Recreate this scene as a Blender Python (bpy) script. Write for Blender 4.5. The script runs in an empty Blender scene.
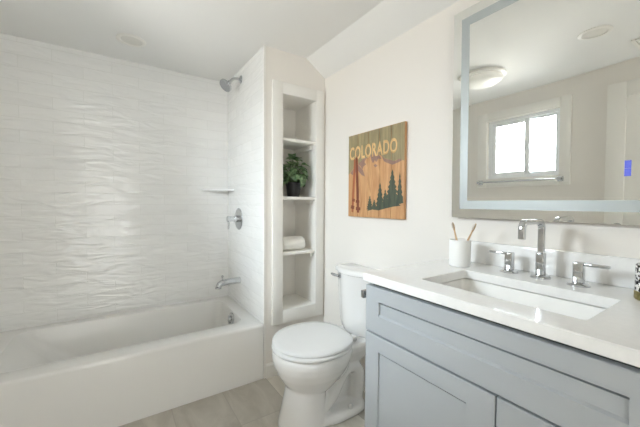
import bpy, bmesh, math, random
from mathutils import Vector, Matrix
random.seed(7)
scene = bpy.context.scene
COL = scene.collection
PI = math.pi

# ------------------------------------------------------------------ camera
F_PX, YAW, PITCH, ROLL, CAM_Z = 309.39, 0.9836, 0.0333, 0.0061, 1.1953
cam_data = bpy.data.cameras.new('camera')
cam = bpy.data.objects.new('camera', cam_data)
COL.objects.link(cam)
fw = Vector((math.cos(YAW)*math.cos(PITCH), math.sin(YAW)*math.cos(PITCH), -math.sin(PITCH)))
rt = Vector((math.sin(YAW), -math.cos(YAW), 0)); up = rt.cross(fw)
rt2 = rt*math.cos(ROLL) + up*math.sin(ROLL); up2 = up*math.cos(ROLL) - rt*math.sin(ROLL)
cam.matrix_world = Matrix(((rt2.x, up2.x, -fw.x, 0), (rt2.y, up2.y, -fw.y, 0), (rt2.z, up2.z, -fw.z, CAM_Z), (0, 0, 0, 1)))
cam_data.sensor_width = 36.0
cam_data.lens = F_PX/640*36.0
cam_data.clip_start = 0.02
scene.camera = cam

# ------------------------------------------------------------------ world, lights, exposure
w = bpy.data.worlds.new('world'); scene.world = w; w.use_nodes = True
_nt = w.node_tree; _bg = _nt.nodes['Background']
_tc = _nt.nodes.new('ShaderNodeTexCoord'); _sp = _nt.nodes.new('ShaderNodeSeparateXYZ'); _rp = _nt.nodes.new('ShaderNodeValToRGB'); _mr = _nt.nodes.new('ShaderNodeMapRange')
_nt.links.new(_tc.outputs['Generated'], _sp.inputs[0]); _nt.links.new(_sp.outputs['Z'], _mr.inputs['Value'])
_mr.inputs['From Min'].default_value = -1; _mr.inputs['From Max'].default_value = 1
_nt.links.new(_mr.outputs[0], _rp.inputs['Fac']); _nt.links.new(_rp.outputs['Color'], _bg.inputs['Color'])
_e = _rp.color_ramp.elements                      # dim ground, pale horizon, brighter overcast sky above
_e[0].position = 0.40; _e[0].color = (0.30, 0.30, 0.29, 1)
_e[1].position = 0.75; _e[1].color = (0.81, 0.92, 1.0, 1)
_m = _e.new(0.52); _m.color = (0.45, 0.48, 0.50, 1)
_bg.inputs['Strength'].default_value = 15.0
def area(name, loc, rot, sx, sy, power, color=(1, 1, 1), portal=False):
    d = bpy.data.lights.new(name, 'AREA'); d.shape = 'RECTANGLE'; d.size = sx; d.size_y = sy
    d.energy = power; d.color = color
    o = bpy.data.objects.new(name, d); COL.objects.link(o); o.location = loc; o.rotation_euler = rot
    if portal: d.cycles.is_portal = True
    return o
area('window_daylight_portal', (-0.80, 1.435, 1.705), (0, -PI/2, 0), 0.64, 0.68, 1.0, portal=True)
area('hall_overhead_fill', (-0.1, -1.75, 2.36), (0, 0, 0), 1.2, 0.8, 1.5, (0.93, 0.97, 1.0))  # added fill in the unseen hall, pointing down
area('hall_upward_fill', (-0.1, -1.5, 0.2), (PI-0.5, 0, 0), 1.0, 0.9, 3.2, (0.93, 0.97, 1.0))  # added fill aimed upward so the bathroom ceiling bounces it
area('hall_rear_fill', (-0.15, -2.55, 1.4), (PI/2, 0, 0), 0.8, 1.2, 2.0, (0.93, 0.97, 1.0))  # added fill sheet at the hall's far end, no window there
LAMP_EMIT = 0.02
DOWN_EMIT = 0.0
vs = scene.view_settings
vs.view_transform = 'Standard'; vs.look = 'None'; vs.gamma = 1.0; vs.use_curve_mapping = False
vs.exposure = 2.25
scene.cycles.max_bounces = 16
scene.cycles.diffuse_bounces = 10
scene.cycles.glossy_bounces = 8
scene.cycles.transparent_max_bounces = 12
scene.cycles.sample_clamp_indirect = 0.0
scene.cycles.use_denoising = True

# ------------------------------------------------------------------ materials
def lin(r, g, b):
    f = lambda c: (c/255/12.92) if c/255 <= 0.04045 else ((c/255+0.055)/1.055)**2.4
    return (f(r), f(g), f(b), 1)
def mat(name, rgb, rough=0.5, metal=0.0, coat=0.0, spec=0.5, var=0.0, vscale=20, bump=0.0, bscale=60):
    m = bpy.data.materials.new(name); m.use_nodes = True
    nt = m.node_tree; b = nt.nodes['Principled BSDF']
    col = lin(*rgb)
    b.inputs['Base Color'].default_value = col
    b.inputs['Roughness'].default_value = rough
    b.inputs['Metallic'].default_value = metal
    b.inputs['Coat Weight'].default_value = coat
    b.inputs['Specular IOR Level'].default_value = spec
    tc = nt.nodes.new('ShaderNodeTexCoord')
    if var:
        n = nt.nodes.new('ShaderNodeTexNoise'); n.inputs['Scale'].default_value = vscale; n.inputs['Detail'].default_value = 4
        nt.links.new(tc.outputs['Object'], n.inputs['Vector'])
        r = nt.nodes.new('ShaderNodeValToRGB')
        r.color_ramp.elements[0].position = 0.3; r.color_ramp.elements[1].position = 0.7
        r.color_ramp.elements[0].color = tuple(c*(1-var) for c in col[:3]) + (1,)
        r.color_ramp.elements[1].color = tuple(min(1, c*(1+var)) for c in col[:3]) + (1,)
        nt.links.new(n.outputs['Fac'], r.inputs['Fac']); nt.links.new(r.outputs['Color'], b.inputs['Base Color'])
    if bump:
        n2 = nt.nodes.new('ShaderNodeTexNoise'); n2.inputs['Scale'].default_value = bscale; n2.inputs['Detail'].default_value = 3
        nt.links.new(tc.outputs['Object'], n2.inputs['Vector'])
        bp = nt.nodes.new('ShaderNodeBump'); bp.inputs['Strength'].default_value = bump; bp.inputs['Distance'].default_value = 0.002
        nt.links.new(n2.outputs['Fac'], bp.inputs['Height']); nt.links.new(bp.outputs['Normal'], b.inputs['Normal'])
    return m

def wall_tile(name, axis, amp):
    """long glossy white tiles with a hand-made ripple; axis = world axis that runs along the rows"""
    m = bpy.data.materials.new(name); m.use_nodes = True
    nt = m.node_tree; N = nt.nodes.new; L = nt.links.new; b = nt.nodes['Principled BSDF']
    b.inputs['Roughness'].default_value = 0.05
    b.inputs['Specular IOR Level'].default_value = 0.5
    tc = N('ShaderNodeTexCoord'); s = N('ShaderNodeSeparateXYZ'); c = N('ShaderNodeCombineXYZ')
    L(tc.outputs['Object'], s.inputs[0])
    L(s.outputs['X' if axis == 'x' else 'Y'], c.inputs['X']); L(s.outputs['Z'], c.inputs['Y'])
    br = N('ShaderNodeTexBrick'); br.offset = 0.5
    br.inputs['Scale'].default_value = 1.0
    br.inputs['Brick Width'].default_value = 0.33; br.inputs['Row Height'].default_value = 0.0785
    br.inputs['Mortar Size'].default_value = 0.0016; br.inputs['Mortar Smooth'].default_value = 0.35
    br.inputs['Bias'].default_value = 0.0
    br.inputs['Color1'].default_value = lin(237, 237, 235); br.inputs['Color2'].default_value = lin(233, 233, 231)
    br.inputs['Mortar'].default_value = lin(226, 226, 223)
    L(c.outputs[0], br.inputs['Vector'])
    L(br.outputs['Color'], b.inputs['Base Color'])
    # per-tile shift so that the ripple does not run across joints
    sh = N('ShaderNodeVectorMath'); sh.operation = 'MULTIPLY_ADD'
    L(br.outputs['Color'], sh.inputs[0]); sh.inputs[1].default_value = (.25, .12, 0); L(c.outputs[0], sh.inputs[2])
    mp = N('ShaderNodeMapping'); mp.inputs['Scale'].default_value = (5, 19, 1); mp.inputs['Rotation'].default_value = (0, 0, 0.16)
    L(sh.outputs[0], mp.inputs['Vector'])
    n1 = N('ShaderNodeTexNoise'); n1.inputs['Scale'].default_value = 1.0; n1.inputs['Detail'].default_value = 1.5; n1.inputs['Distortion'].default_value = 0.9
    L(mp.outputs[0], n1.inputs['Vector'])
    ma = N('ShaderNodeMath'); ma.operation = 'MULTIPLY'; ma.inputs[1].default_value = amp
    L(n1.outputs['Fac'], ma.inputs[0])
    mo = N('ShaderNodeMath'); mo.operation = 'MULTIPLY_ADD'; mo.inputs[1].default_value = -0.0005
    L(br.outputs['Fac'], mo.inputs[0]); L(ma.outputs[0], mo.inputs[2])
    bp = N('ShaderNodeBump'); bp.inputs['Strength'].default_value = 0.85; bp.inputs['Distance'].default_value = 1.0
    L(mo.outputs[0], bp.inputs['Height']); L(bp.outputs['Normal'], b.inputs['Normal'])
    return m

def floor_tile():
    m = bpy.data.materials.new('stone_floor_tile'); m.use_nodes = True
    nt = m.node_tree; N = nt.nodes.new; L = nt.links.new; b = nt.nodes['Principled BSDF']
    b.inputs['Roughness'].default_value = 0.42
    tc = N('ShaderNodeTexCoord'); s = N('ShaderNodeSeparateXYZ'); c = N('ShaderNodeCombineXYZ')
    L(tc.outputs['Object'], s.inputs[0])
    ax = N('ShaderNodeMath'); ax.operation = 'ADD'; ax.inputs[1].default_value = -1.58 + 3.2
    ay = N('ShaderNodeMath'); ay.operation = 'ADD'; ay.inputs[1].default_value = -0.552 + 0.292*8
    L(s.outputs['Y'], ax.inputs[0]); L(s.outputs['X'], ay.inputs[0])
    L(ax.outputs[0], c.inputs['X']); L(ay.outputs[0], c.inputs['Y'])
    br = N('ShaderNodeTexBrick'); br.offset = 0.667
    br.inputs['Scale'].default_value = 1.0; br.inputs['Brick Width'].default_value = 0.60; br.inputs['Row Height'].default_value = 0.292
    br.inputs['Mortar Size'].default_value = 0.0028; br.inputs['Mortar Smooth'].default_value = 0.2
    br.inputs['Color1'].default_value = (0, 0, 0, 1); br.inputs['Color2'].default_value = (1, 1, 1, 1); br.inputs['Mortar'].default_value = (0.5, 0.5, 0.5, 1)
    L(c.outputs[0], br.inputs['Vector'])
    sh = N('ShaderNodeVectorMath'); sh.operation = 'MULTIPLY_ADD'
    L(br.outputs['Color'], sh.inputs[0]); sh.inputs[1].default_value = (7, 13, 3); L(tc.outputs['Object'], sh.inputs[2])
    mp = N('ShaderNodeMapping'); mp.inputs['Scale'].default_value = (9, 3, 1); mp.inputs['Rotation'].default_value = (0, 0, 0.7)
    L(sh.outputs[0], mp.inputs['Vector'])
    n = N('ShaderNodeTexNoise'); n.inputs['Scale'].default_value = 1; n.inputs['Detail'].default_value = 7; n.inputs['Roughness'].default_value = 0.6; n.inputs['Distortion'].default_value = 0.8
    L(mp.outputs[0], n.inputs['Vector'])
    r = N('ShaderNodeValToRGB'); e = r.color_ramp.elements
    e[0].position = 0.3; e[0].color = lin(178, 172, 161); e[1].position = 0.72; e[1].color = lin(208, 203, 193)
    L(n.outputs['Fac'], r.inputs['Fac'])
    v = N('ShaderNodeMapRange'); v.inputs['To Min'].default_value = 0.86; v.inputs['To Max'].default_value = 1.16
    L(br.outputs['Color'], v.inputs['Value'])
    mu = N('ShaderNodeMix'); mu.data_type = 'RGBA'; mu.blend_type = 'MULTIPLY'; mu.inputs['Factor'].default_value = 1.0
    L(r.outputs['Color'], mu.inputs['A']); L(v.outputs[0], mu.inputs['B'])
    g = N('ShaderNodeMix'); g.data_type = 'RGBA'; g.inputs['B'].default_value = lin(172, 167, 158)
    L(br.outputs['Fac'], g.inputs['Factor']); L(mu.outputs['Result'], g.inputs['A'])
    L(g.outputs['Result'], b.inputs['Base Color'])
    bp = N('ShaderNodeBump'); bp.inputs['Strength'].default_value = 0.5; bp.inputs['Distance'].default_value = 0.001; bp.invert = True
    L(br.outputs['Fac'], bp.inputs['Height']); L(bp.outputs['Normal'], b.inputs['Normal'])
    return m

def wood_mat(name, dark, light):
    m = bpy.data.materials.new(name); m.use_nodes = True
    nt = m.node_tree; N = nt.nodes.new; L = nt.links.new; b = nt.nodes['Principled BSDF']
    b.inputs['Roughness'].default_value = 0.6
    tc = N('ShaderNodeTexCoord'); mp = N('ShaderNodeMapping'); mp.inputs['Scale'].default_value = (40, 40, 5)
    n = N('ShaderNodeTexNoise'); n.inputs['Scale'].default_value = 1; n.inputs['Detail'].default_value = 5; n.inputs['Distortion'].default_value = 1.2
    r = N('ShaderNodeValToRGB'); r.color_ramp.elements[0].position = 0.3; r.color_ramp.elements[1].position = 0.68
    r.color_ramp.elements[0].color = lin(*dark); r.color_ramp.elements[1].color = lin(*light)
    L(tc.outputs['Object'], mp.inputs[0]); L(mp.outputs[0], n.inputs['Vector']); L(n.outputs['Fac'], r.inputs['Fac']); L(r.outputs['Color'], b.inputs['Base Color'])
    return m

def glass_pane():
    m = bpy.data.materials.new('window_glass'); m.use_nodes = True
    nt = m.node_tree; N = nt.nodes.new; L = nt.links.new
    nt.nodes.remove(nt.nodes['Principled BSDF']); out = nt.nodes['Material Output']
    t = N('ShaderNodeBsdfTransparent'); g = N('ShaderNodeBsdfGlossy'); g.inputs['Roughness'].default_value = 0.02
    fr = N('ShaderNodeFresnel'); fr.inputs['IOR'].default_value = 1.45
    mx = N('ShaderNodeMixShader'); L(fr.outputs[0], mx.inputs[0]); L(t.outputs[0], mx.inputs[1]); L(g.outputs[0], mx.inputs[2]); L(mx.outputs[0], out.inputs[0])
    return m

def emit_mat(name, rgb, strength, base=(240, 240, 236), rough=0.3):
    m = mat(name, base, rough)
    b = m.node_tree.nodes['Principled BSDF']
    b.inputs['Emission Color'].default_value = lin(*rgb); b.inputs['Emission Strength'].default_value = strength
    return m

def spotted():
    m = bpy.data.materials.new('spotted_ceramic'); m.use_nodes = True
    nt = m.node_tree; N = nt.nodes.new; L = nt.links.new; b = nt.nodes['Principled BSDF']
    b.inputs['Roughness'].default_value = 0.15
    tc = N('ShaderNodeTexCoord'); n = N('ShaderNodeTexNoise'); n.inputs['Scale'].default_value = 120; n.inputs['Detail'].default_value = 2; n.inputs['Distortion'].default_value = 0.5
    r = N('ShaderNodeValToRGB'); r.color_ramp.interpolation = 'CONSTANT'
    r.color_ramp.elements[0].position = 0; r.color_ramp.elements[0].color = lin(40, 38, 40)
    r.color_ramp.elements[1].position = 0.49; r.color_ramp.elements[1].color = lin(232, 230, 228)
    L(tc.outputs['Object'], n.inputs['Vector']); L(n.outputs['Fac'], r.inputs['Fac']); L(r.outputs['Color'], b.inputs['Base Color'])
    return m

def leaf_mat():
    m = bpy.data.materials.new('leaf_green'); m.use_nodes = True
    nt = m.node_tree; N = nt.nodes.new; L = nt.links.new; b = nt.nodes['Principled BSDF']
    b.inputs['Roughness'].default_value = 0.4
    tc = N('ShaderNodeTexCoord'); n = N('ShaderNodeTexNoise'); n.inputs['Scale'].default_value = 45; n.inputs['Detail'].default_value = 3
    r = N('ShaderNodeValToRGB'); e = r.color_ramp.elements
    e[0].position = 0.35; e[0].color = lin(52, 88, 50); e[1].position = 0.7; e[1].color = lin(150, 178, 132)
    L(tc.outputs['Object'], n.inputs['Vector']); L(n.outputs['Fac'], r.inputs['Fac']); L(r.outputs['Color'], b.inputs['Base Color'])
    return m

M = {}
M['paint'] = mat('warm_white_wall_paint', (231, 227, 221), 0.75, bump=0.05, bscale=300)
M['ceil'] = mat('ceiling_paint', (234, 234, 232), 0.85, bump=0.05, bscale=250)
M['trim'] = mat('white_trim_paint', (234, 232, 227), 0.4, bump=0.03, bscale=40)
M['tile_x'] = wall_tile('glossy_wall_tile_long_wall', 'x', 0.0125)
M['tile_y'] = wall_tile('glossy_wall_tile_end_wall', 'y', 0.005)
M['floor'] = floor_tile()
M['porcelain'] = mat('white_porcelain', (230, 229, 227), 0.1, coat=0.3, var=0.01, vscale=3)
M['tubwhite'] = mat('white_tub_enamel', (229, 228, 225), 0.2, var=0.01, vscale=3)
M['seat'] = mat('white_seat_plastic', (222, 222, 221), 0.22, var=0.01, vscale=4)
M['chrome'] = mat('polished_chrome', (206, 208, 210), 0.08, metal=1.0, var=0.02, vscale=8)
M['dchrome'] = mat('brushed_chrome', (196, 198, 200), 0.25, metal=1.0, var=0.03, vscale=30)
M['vanity'] = mat('grey_blue_cabinet_paint', (175, 180, 184), 0.38, bump=0.03, bscale=90)
M['dark'] = mat('cabinet_reveal_shadow', (70, 72, 75), 0.7, var=0.05)  # counter shadow and dark reveals painted onto the cabinet face
M['sink'] = mat('white_sink_porcelain', (240, 239, 236), 0.38, var=0.01, vscale=3)
M['quartz'] = mat('white_quartz', (238, 238, 237), 0.12, var=0.02, vscale=60)
M['glass'] = glass_pane()
M['mirror'] = mat('mirror_silver', (246, 247, 244), 0.0, metal=1.0)
M['frost'] = mat('frosted_mirror_band', (176, 182, 182), 0.4, metal=0.3, var=0.01, vscale=5)
M['edge'] = mat('brushed_mirror_edge', (170, 172, 166), 0.3, metal=0.8, var=0.02)
M['vinyl'] = mat('white_window_vinyl', (236, 238, 240), 0.35, var=0.01)
M['lens'] = emit_mat('frosted_lamp_lens', (255, 244, 228), LAMP_EMIT)
M['downlens'] = emit_mat('downlight_lens', (255, 240, 225), DOWN_EMIT, (222, 220, 214))
M['blue'] = emit_mat('blue_touch_light', (110, 125, 255), 0.11, (60, 66, 130))
M['ceramic'] = mat('white_ceramic_cup', (238, 238, 236), 0.3, var=0.01)
M['bamboo'] = wood_mat('bamboo', (190, 155, 115), (214, 184, 146))
M['bristle'] = mat('toothbrush_bristles', (238, 232, 224), 0.8, var=0.04, vscale=300)
M['spot'] = spotted()
M['gold'] = mat('gold_base', (150, 138, 92), 0.4, metal=0.7, var=0.4, vscale=90)
M['pot'] = mat('black_plastic_pot', (34, 34, 36), 0.45, var=0.05)
M['soil'] = mat('potting_soil', (60, 46, 36), 0.95, var=0.3, vscale=120)
M['leaf'] = leaf_mat()
M['stem'] = mat('green_stem', (84, 112, 60), 0.5, var=0.1)
M['towel'] = mat('white_terry_towel', (236, 234, 228), 0.95, bump=0.8, bscale=260)
M['board'] = wood_mat('art_board_wood', (182, 132, 88), (214, 168, 120))
M['sky'] = wood_mat('art_olive_ink', (134, 122, 92), (164, 150, 112))
M['letter'] = wood_mat('art_cream_ink', (214, 172, 116), (232, 196, 140))
M['purple'] = wood_mat('art_mauve_ink', (134, 104, 94), (164, 130, 112))
M['ski'] = wood_mat('art_brown_ink', (110, 58, 42), (148, 84, 58))
M['ski2'] = wood_mat('art_rust_ink', (150, 84, 56), (184, 112, 74))
M['tree'] = wood_mat('art_green_ink', (58, 68, 56), (88, 94, 74))

# ------------------------------------------------------------------ mesh helpers
def BM(): return bmesh.new()
def add_box(bm, lo, hi, bev=0.0, seg=2):
    x0, y0, z0 = lo; x1, y1, z1 = hi
    v = [bm.verts.new(p) for p in ((x0,y0,z0),(x1,y0,z0),(x1,y1,z0),(x0,y1,z0),(x0,y0,z1),(x1,y0,z1),(x1,y1,z1),(x0,y1,z1))]
    fs = [bm.faces.new([v[i] for i in q]) for q in ((0,3,2,1),(4,5,6,7),(0,1,5,4),(1,2,6,5),(2,3,7,6),(3,0,4,7))]
    if bev > 0:
        es = list({e for f in fs for e in f.edges})
        bmesh.ops.bevel(bm, geom=es, offset=bev, segments=seg, profile=0.5, affect='EDGES')
    return bm
def loft(bm, rings, cap0=True, cap1=True, closed=False):
    R = [[bm.verts.new(p) for p in r] for r in rings]
    n = len(R[0]); m = len(R)
    for i in range(m if closed else m-1):
        a, b = R[i], R[(i+1) % m]
        for j in range(n):
            bm.faces.new((a[j], a[(j+1) % n], b[(j+1) % n], b[j]))
    if not closed:
        if cap0: bm.faces.new(list(reversed(R[0])))
        if cap1: bm.faces.new(R[-1])
    return bm
def frame_of(d):
    d = Vector(d).normalized()
    a = Vector((0, 0, 1)) if abs(d.z) < 0.9 else Vector((1, 0, 0))
    u = d.cross(a).normalized(); return u, u.cross(d).normalized()
def add_lathe(bm, prof, base, axis=(0, 0, 1), n=32, cap0=True, cap1=True):
    """prof = [(radius, distance along axis)]"""
    ax = Vector(axis).normalized(); u, v = frame_of(ax); b = Vector(base)
    rings = []
    for r, h in prof:
        rings.append([b + ax*h + (u*math.cos(2*PI*k/n) + v*math.sin(2*PI*k/n))*max(r, 1e-5) for k in range(n)])
    loft(bm, rings, cap0, cap1); return bm
def add_tube(bm, pts, r, n=14, sq=None, up=None):
    """tube through pts; r is a number or a list; sq = (half width, half height) gives a rounded rectangular section"""
    P = [Vector(p) for p in pts]; rings = []
    prev = None
    for i, p in enumerate(P):
        t = ((P[min(i+1, len(P)-1)] - p).normalized() + (p - P[max(i-1, 0)]).normalized()).normalized()
        if prev is None:
            u = frame_of(t)[0] if up is None else Vector(up)
        else: u = prev
        u = (u - t*u.dot(t)).normalized(); v = t.cross(u); prev = u
        rr = r[i] if isinstance(r, (list, tuple)) else r
        ring = []
        for k in range(n):
            a = 2*PI*k/n
            if sq:
                c, s = math.cos(a), math.sin(a); e = 0.35
                ring.append(p + u*sq[0]*math.copysign(abs(c)**e, c) + v*sq[1]*math.copysign(abs(s)**e, s))
            else: ring.append(p + (u*math.cos(a) + v*math.sin(a))*rr)
        rings.append(ring)
    loft(bm, rings); return bm
def arc(c, r, a0, a1, plane, n=8):
    out = []
    for k in range(n+1):
        a = a0 + (a1-a0)*k/n; p = Vector(c)
        out.append(p + Vector(plane[0])*r*math.cos(a) + Vector(plane[1])*r*math.sin(a))
    return out
def rrect(x0, x1, y0, y1, r, z, n=8):
    out = []
    for cx, cy, a0 in ((x1-r, y1-r, 0), (x0+r, y1-r, PI/2), (x0+r, y0+r, PI), (x1-r, y0+r, 1.5*PI)):
        for k in range(n+1):
            a = a0 + PI/2*k/n
            out.append(Vector((cx + r*math.cos(a), cy + r*math.sin(a), z)))
    return out
def add_poly(bm, pts, off):
    """flat outline given as 3-D points, thickened by the vector off"""
    a = [Vector(p) for p in pts]; b = [p + Vector(off) for p in a]
    loft(bm, [a, b]); return bm
def finish(name, bm, material, origin=(0, 0, 0), smooth=35):
    bmesh.ops.recalc_face_normals(bm, faces=bm.faces)
    bmesh.ops.translate(bm, verts=bm.verts, vec=-Vector(origin))
    me = bpy.data.meshes.new(name); bm.to_mesh(me); bm.free()
    if smooth:
        me.polygons.foreach_set('use_smooth', [True]*len(me.polygons))
        me.set_sharp_from_angle(angle=math.radians(smooth))
    me.materials.append(material)
    o = bpy.data.objects.new(name, me); COL.objects.link(o); return o
def tag(o, label, cat, group=None):
    o['label'] = label; o['category'] = cat
    if group: o['group'] = group
    return o
def root_loc(o):
    while o.parent: o = o.parent
    return o.location
def thing(name, label, cat, loc, group=None):
    o = bpy.data.objects.new(name, None); COL.objects.link(o); o.location = loc; o.empty_display_size = 0.1
    return tag(o, label, cat, group)
def part(name, bm, material, parent, label=None, smooth=35):
    """world-space mesh made a child of a thing or of a part"""
    o = finish(name, bm, material, root_loc(parent), smooth); o.parent = parent
    if label: o['label'] = label
    return o
def solo(name, bm, material, label, cat, loc, group=None, smooth=35):
    o = finish(name, bm, material, loc, smooth); o.location = loc; return tag(o, label, cat, group)
def struct(name, bm, material, parent=None, smooth=35):
    o = finish(name, bm, material, (0, 0, 0), smooth)
    if parent: o.parent = parent
    else: o['kind'] = 'structure'
    return o

# ------------------------------------------------------------------ the room
XR, XP, XL = 1.32, 0.832, -0.72        # right wall, tiled end wall of the tub, left wall
YN, YB, YF = 1.928, 2.707, -0.85       # niche wall, long tub wall, wall behind the camera
ZC, XK, ZS = 2.23, 1.158, 2.12         # ceiling, start of its slope, top of the right wall

struct('floor', add_box(BM(), (XL-.1, YF-.1, -.1), (XR+.1, YB+.1, 0)), M['floor'], smooth=0)
# ceiling: flat, sloping down to the right wall, rising beside the left wall
bm = BM()
def quad(bm, *p): bm.faces.new([bm.verts.new(q) for q in p])
quad(bm, (XL, 1.18, ZC), (XL, YB, ZC), (XK, YB, ZC), (XK, YF, ZC), (-.45, YF, ZC))
quad(bm, (XK, YF, ZC), (XK, YB, ZC), (XR, YB, ZS), (XR, YF, ZS))
quad(bm, (XL, 1.18, ZC), (-.45, YF, ZC), (XL, YF, 2.45))
r = bmesh.ops.extrude_face_region(bm, geom=bm.faces[:])
bmesh.ops.translate(bm, verts=[v for v in r['geom'] if isinstance(v, bmesh.types.BMVert)], vec=(0, 0, .3))
struct('ceiling', bm, M['ceil'], smooth=0)
struct('wall_right', add_box(BM(), (XR, YF-.1, 0), (XR+.1, YB+.1, 2.6)), M['paint'], smooth=0)
struct('wall_back', add_box(BM(), (XL-.1, YB, 0), (XR, YB+.1, 2.6)), M['tile_x'], smooth=0)
HX0, HX1, HZ = -.60, .32, 2.13     # unseen doorway and hall added behind the camera to let fill light in
bm = BM(); add_box(bm, (XL-.1, YF-.1, 0), (HX0, YF, 2.6)); add_box(bm, (HX1, YF-.1, 0), (XR, YF, 2.6)); add_box(bm, (HX0, YF-.1, HZ), (HX1, YF, 2.6))
struct('wall_front', bm, M['paint'], smooth=0)
HY = -2.6
struct('floor_hall', add_box(BM(), (XL-.2, HY, -.1), (XR+.1, YF-.1, -.001)), M['floor'], smooth=0)
struct('ceiling_hall', add_box(BM(), (XL-.2, HY, 2.4), (XR+.1, YF-.1, 2.5)), M['ceil'], smooth=0)
bm = BM(); add_box(bm, (XL-.2, HY-.1, 0), (XR+.1, HY, 2.5)); add_box(bm, (XL-.3, HY, 0), (XL-.2, YF-.1, 2.5)); add_box(bm, (XR, HY, 0), (XR+.1, YF-.1, 2.4))
struct('wall_hall', bm, M['paint'], smooth=0)
bm = BM()
for y0, y1 in ((YF, YF+.016), (YF-.116, YF-.1)):
    add_box(bm, (HX0-.09, y0, 0), (HX0, y1, HZ+.09), .002); add_box(bm, (HX1, y0, 0), (HX1+.09, y1, HZ+.09), .002); add_box(bm, (HX0, y0, HZ), (HX1, y1, HZ+.09), .002)
struct('trim_2', bm, M['trim'])
# left wall with the window opening
WY0, WY1, WZ0, WZ1 = 1.115, 1.755, 1.41, 2.005
bm = BM()
add_box(bm, (XL-.068, YF, 0), (XL, WY0, 2.6)); add_box(bm, (XL-.068, WY1, 0), (XL, YB, 2.6))
add_box(bm, (XL-.068, WY0, 0), (XL, WY1, WZ0)); add_box(bm, (XL-.068, WY0, WZ1), (XL, WY1, 2.6))
struct('wall_left', bm, M['paint'], smooth=0)
# end wall of the tub, tiled, and the painted niche wall with its opening
NX0, NX1, NZ0, NZ1, ND = .966, 1.236, .448, 1.938, .295
struct('wall_shower', add_box(BM(), (XP, YN+.004, 0), (XP+.012, YB, 2.4)), M['tile_y'], smooth=0)
bm = BM()
add_box(bm, (XP+.012, YN, 0), (NX0-.012, YN+.1, 2.4)); add_box(bm, (NX1+.012, YN, 0), (XR, YN+.1, 2.4))
add_box(bm, (NX0-.012, YN, 0), (NX1+.012, YN+.1, NZ0-.012)); add_box(bm, (NX0-.012, YN, NZ1+.012), (NX1+.012, YN+.1, 2.4))
struct('wall_niche', bm, M['paint'], smooth=0)
struct('trim_1', add_box(BM(), (XP-.001, YN-.004, .0), (XP+.012, YN+.004, ZC), .0015), M['trim'])

def base_profile(bm, p0, p1, nrm, h=.098, t=.014):
    p0, p1, nrm = Vector(p0), Vector(p1), Vector(nrm)
    prof = [(0, 0), (t, 0), (t, h*.86), (t*.6, h*.93), (t*.45, h), (0, h)]
    loft(bm, [[p + nrm*a + Vector((0, 0, b)) for a, b in prof] for p in (p0, p1)])
bm = BM(); base_profile(bm, (XP+.013, YN, 0), (XR, YN, 0), (0, -1, 0)); struct('baseboard_back', bm, M['trim'], smooth=20)
bm = BM(); base_profile(bm, (XR, .86, 0), (XR, YN-.015, 0), (-1, 0, 0)); base_profile(bm, (XR, YF, 0), (XR, .06, 0), (-1, 0, 0)); struct('baseboard_right', bm, M['trim'], smooth=20)
bm = BM(); base_profile(bm, (XL, .83, 0), (XL, YN-.01, 0), (1, 0, 0)); base_profile(bm, (XL, YF, 0), (XL, -.05, 0), (1, 0, 0)); struct('baseboard_left', bm, M['trim'], smooth=20)
bm = BM(); base_profile(bm, (HX1+.091, YF, 0), (XR-.015, YF, 0), (0, 1, 0)); struct('baseboard_front', bm, M['trim'], smooth=20)

# window in the left wall (seen in the mirror)
bm = BM()
T = .1; xt = XL+.018
add_box(bm, (XL, WY0-.08, WZ0-.085), (xt, WY0, WZ1+.085), .002); add_box(bm, (XL, WY1, WZ0-.085), (xt, WY1+.095, WZ1+.085), .002)
add_box(bm, (XL, WY0, WZ1), (xt, WY1, WZ1+.085), .002); add_box(bm, (XL, WY0, WZ0-.085), (xt, WY1, WZ0), .002)
win = struct('window_1', bm, M['trim'])
bm = BM()
xo, xi = XL-.067, XL-.024
e = .001
add_box(bm, (xo, WY0+e, WZ0+e), (xi, WY0+.03, WZ1-e)); add_box(bm, (xo, WY1-.03, WZ0+e), (xi, WY1-e, WZ1-e))
add_box(bm, (xo, WY0+.03, WZ0+e), (xi, WY1-.03, WZ0+.03)); add_box(bm, (xo, WY0+.03, WZ1-.03), (xi, WY1-.03, WZ1-e))
struct('window_frame', bm, M['vinyl'], win, smooth=0)
def sash(y0, y1, x0, x1, t, tm0, tm1):
    bm = BM(); z0, z1 = WZ0+.03, WZ1-.03
    add_box(bm, (x0, y0, z0), (x1, y0+tm0, z1), .003); add_box(bm, (x0, y1-tm1, z0), (x1, y1, z1), .003)
    add_box(bm, (x0, y0+tm0, z0), (x1, y1-tm1, z0+t), .003); add_box(bm, (x0, y0+tm0, z1-t), (x1, y1-tm1, z1), .003)
    s = struct('window_sash', bm, M['vinyl'], win)
    xm = (x0+x1)/2
    struct('window_pane', add_box(BM(), (xm-.002, y0+tm0, z0+t), (xm+.002, y1-tm1, z1-t)), M['glass'], s, smooth=0)
sash(1.37, WY1-.03, XL-.045, XL-.028, .035, .045, .045)
sash(WY0+.03, 1.40, XL-.064, XL-.048, .022, .022, .03)
bm = BM(); add_box(bm, (XL-.028, 1.375, 1.68), (XL-.018, 1.39, 1.73), .003); add_box(bm, (XL-.028, 1.37, 1.70), (XL-.014, 1.40, 1.712), .003)
struct('window_latch', bm, M['vinyl'], win)

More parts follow.
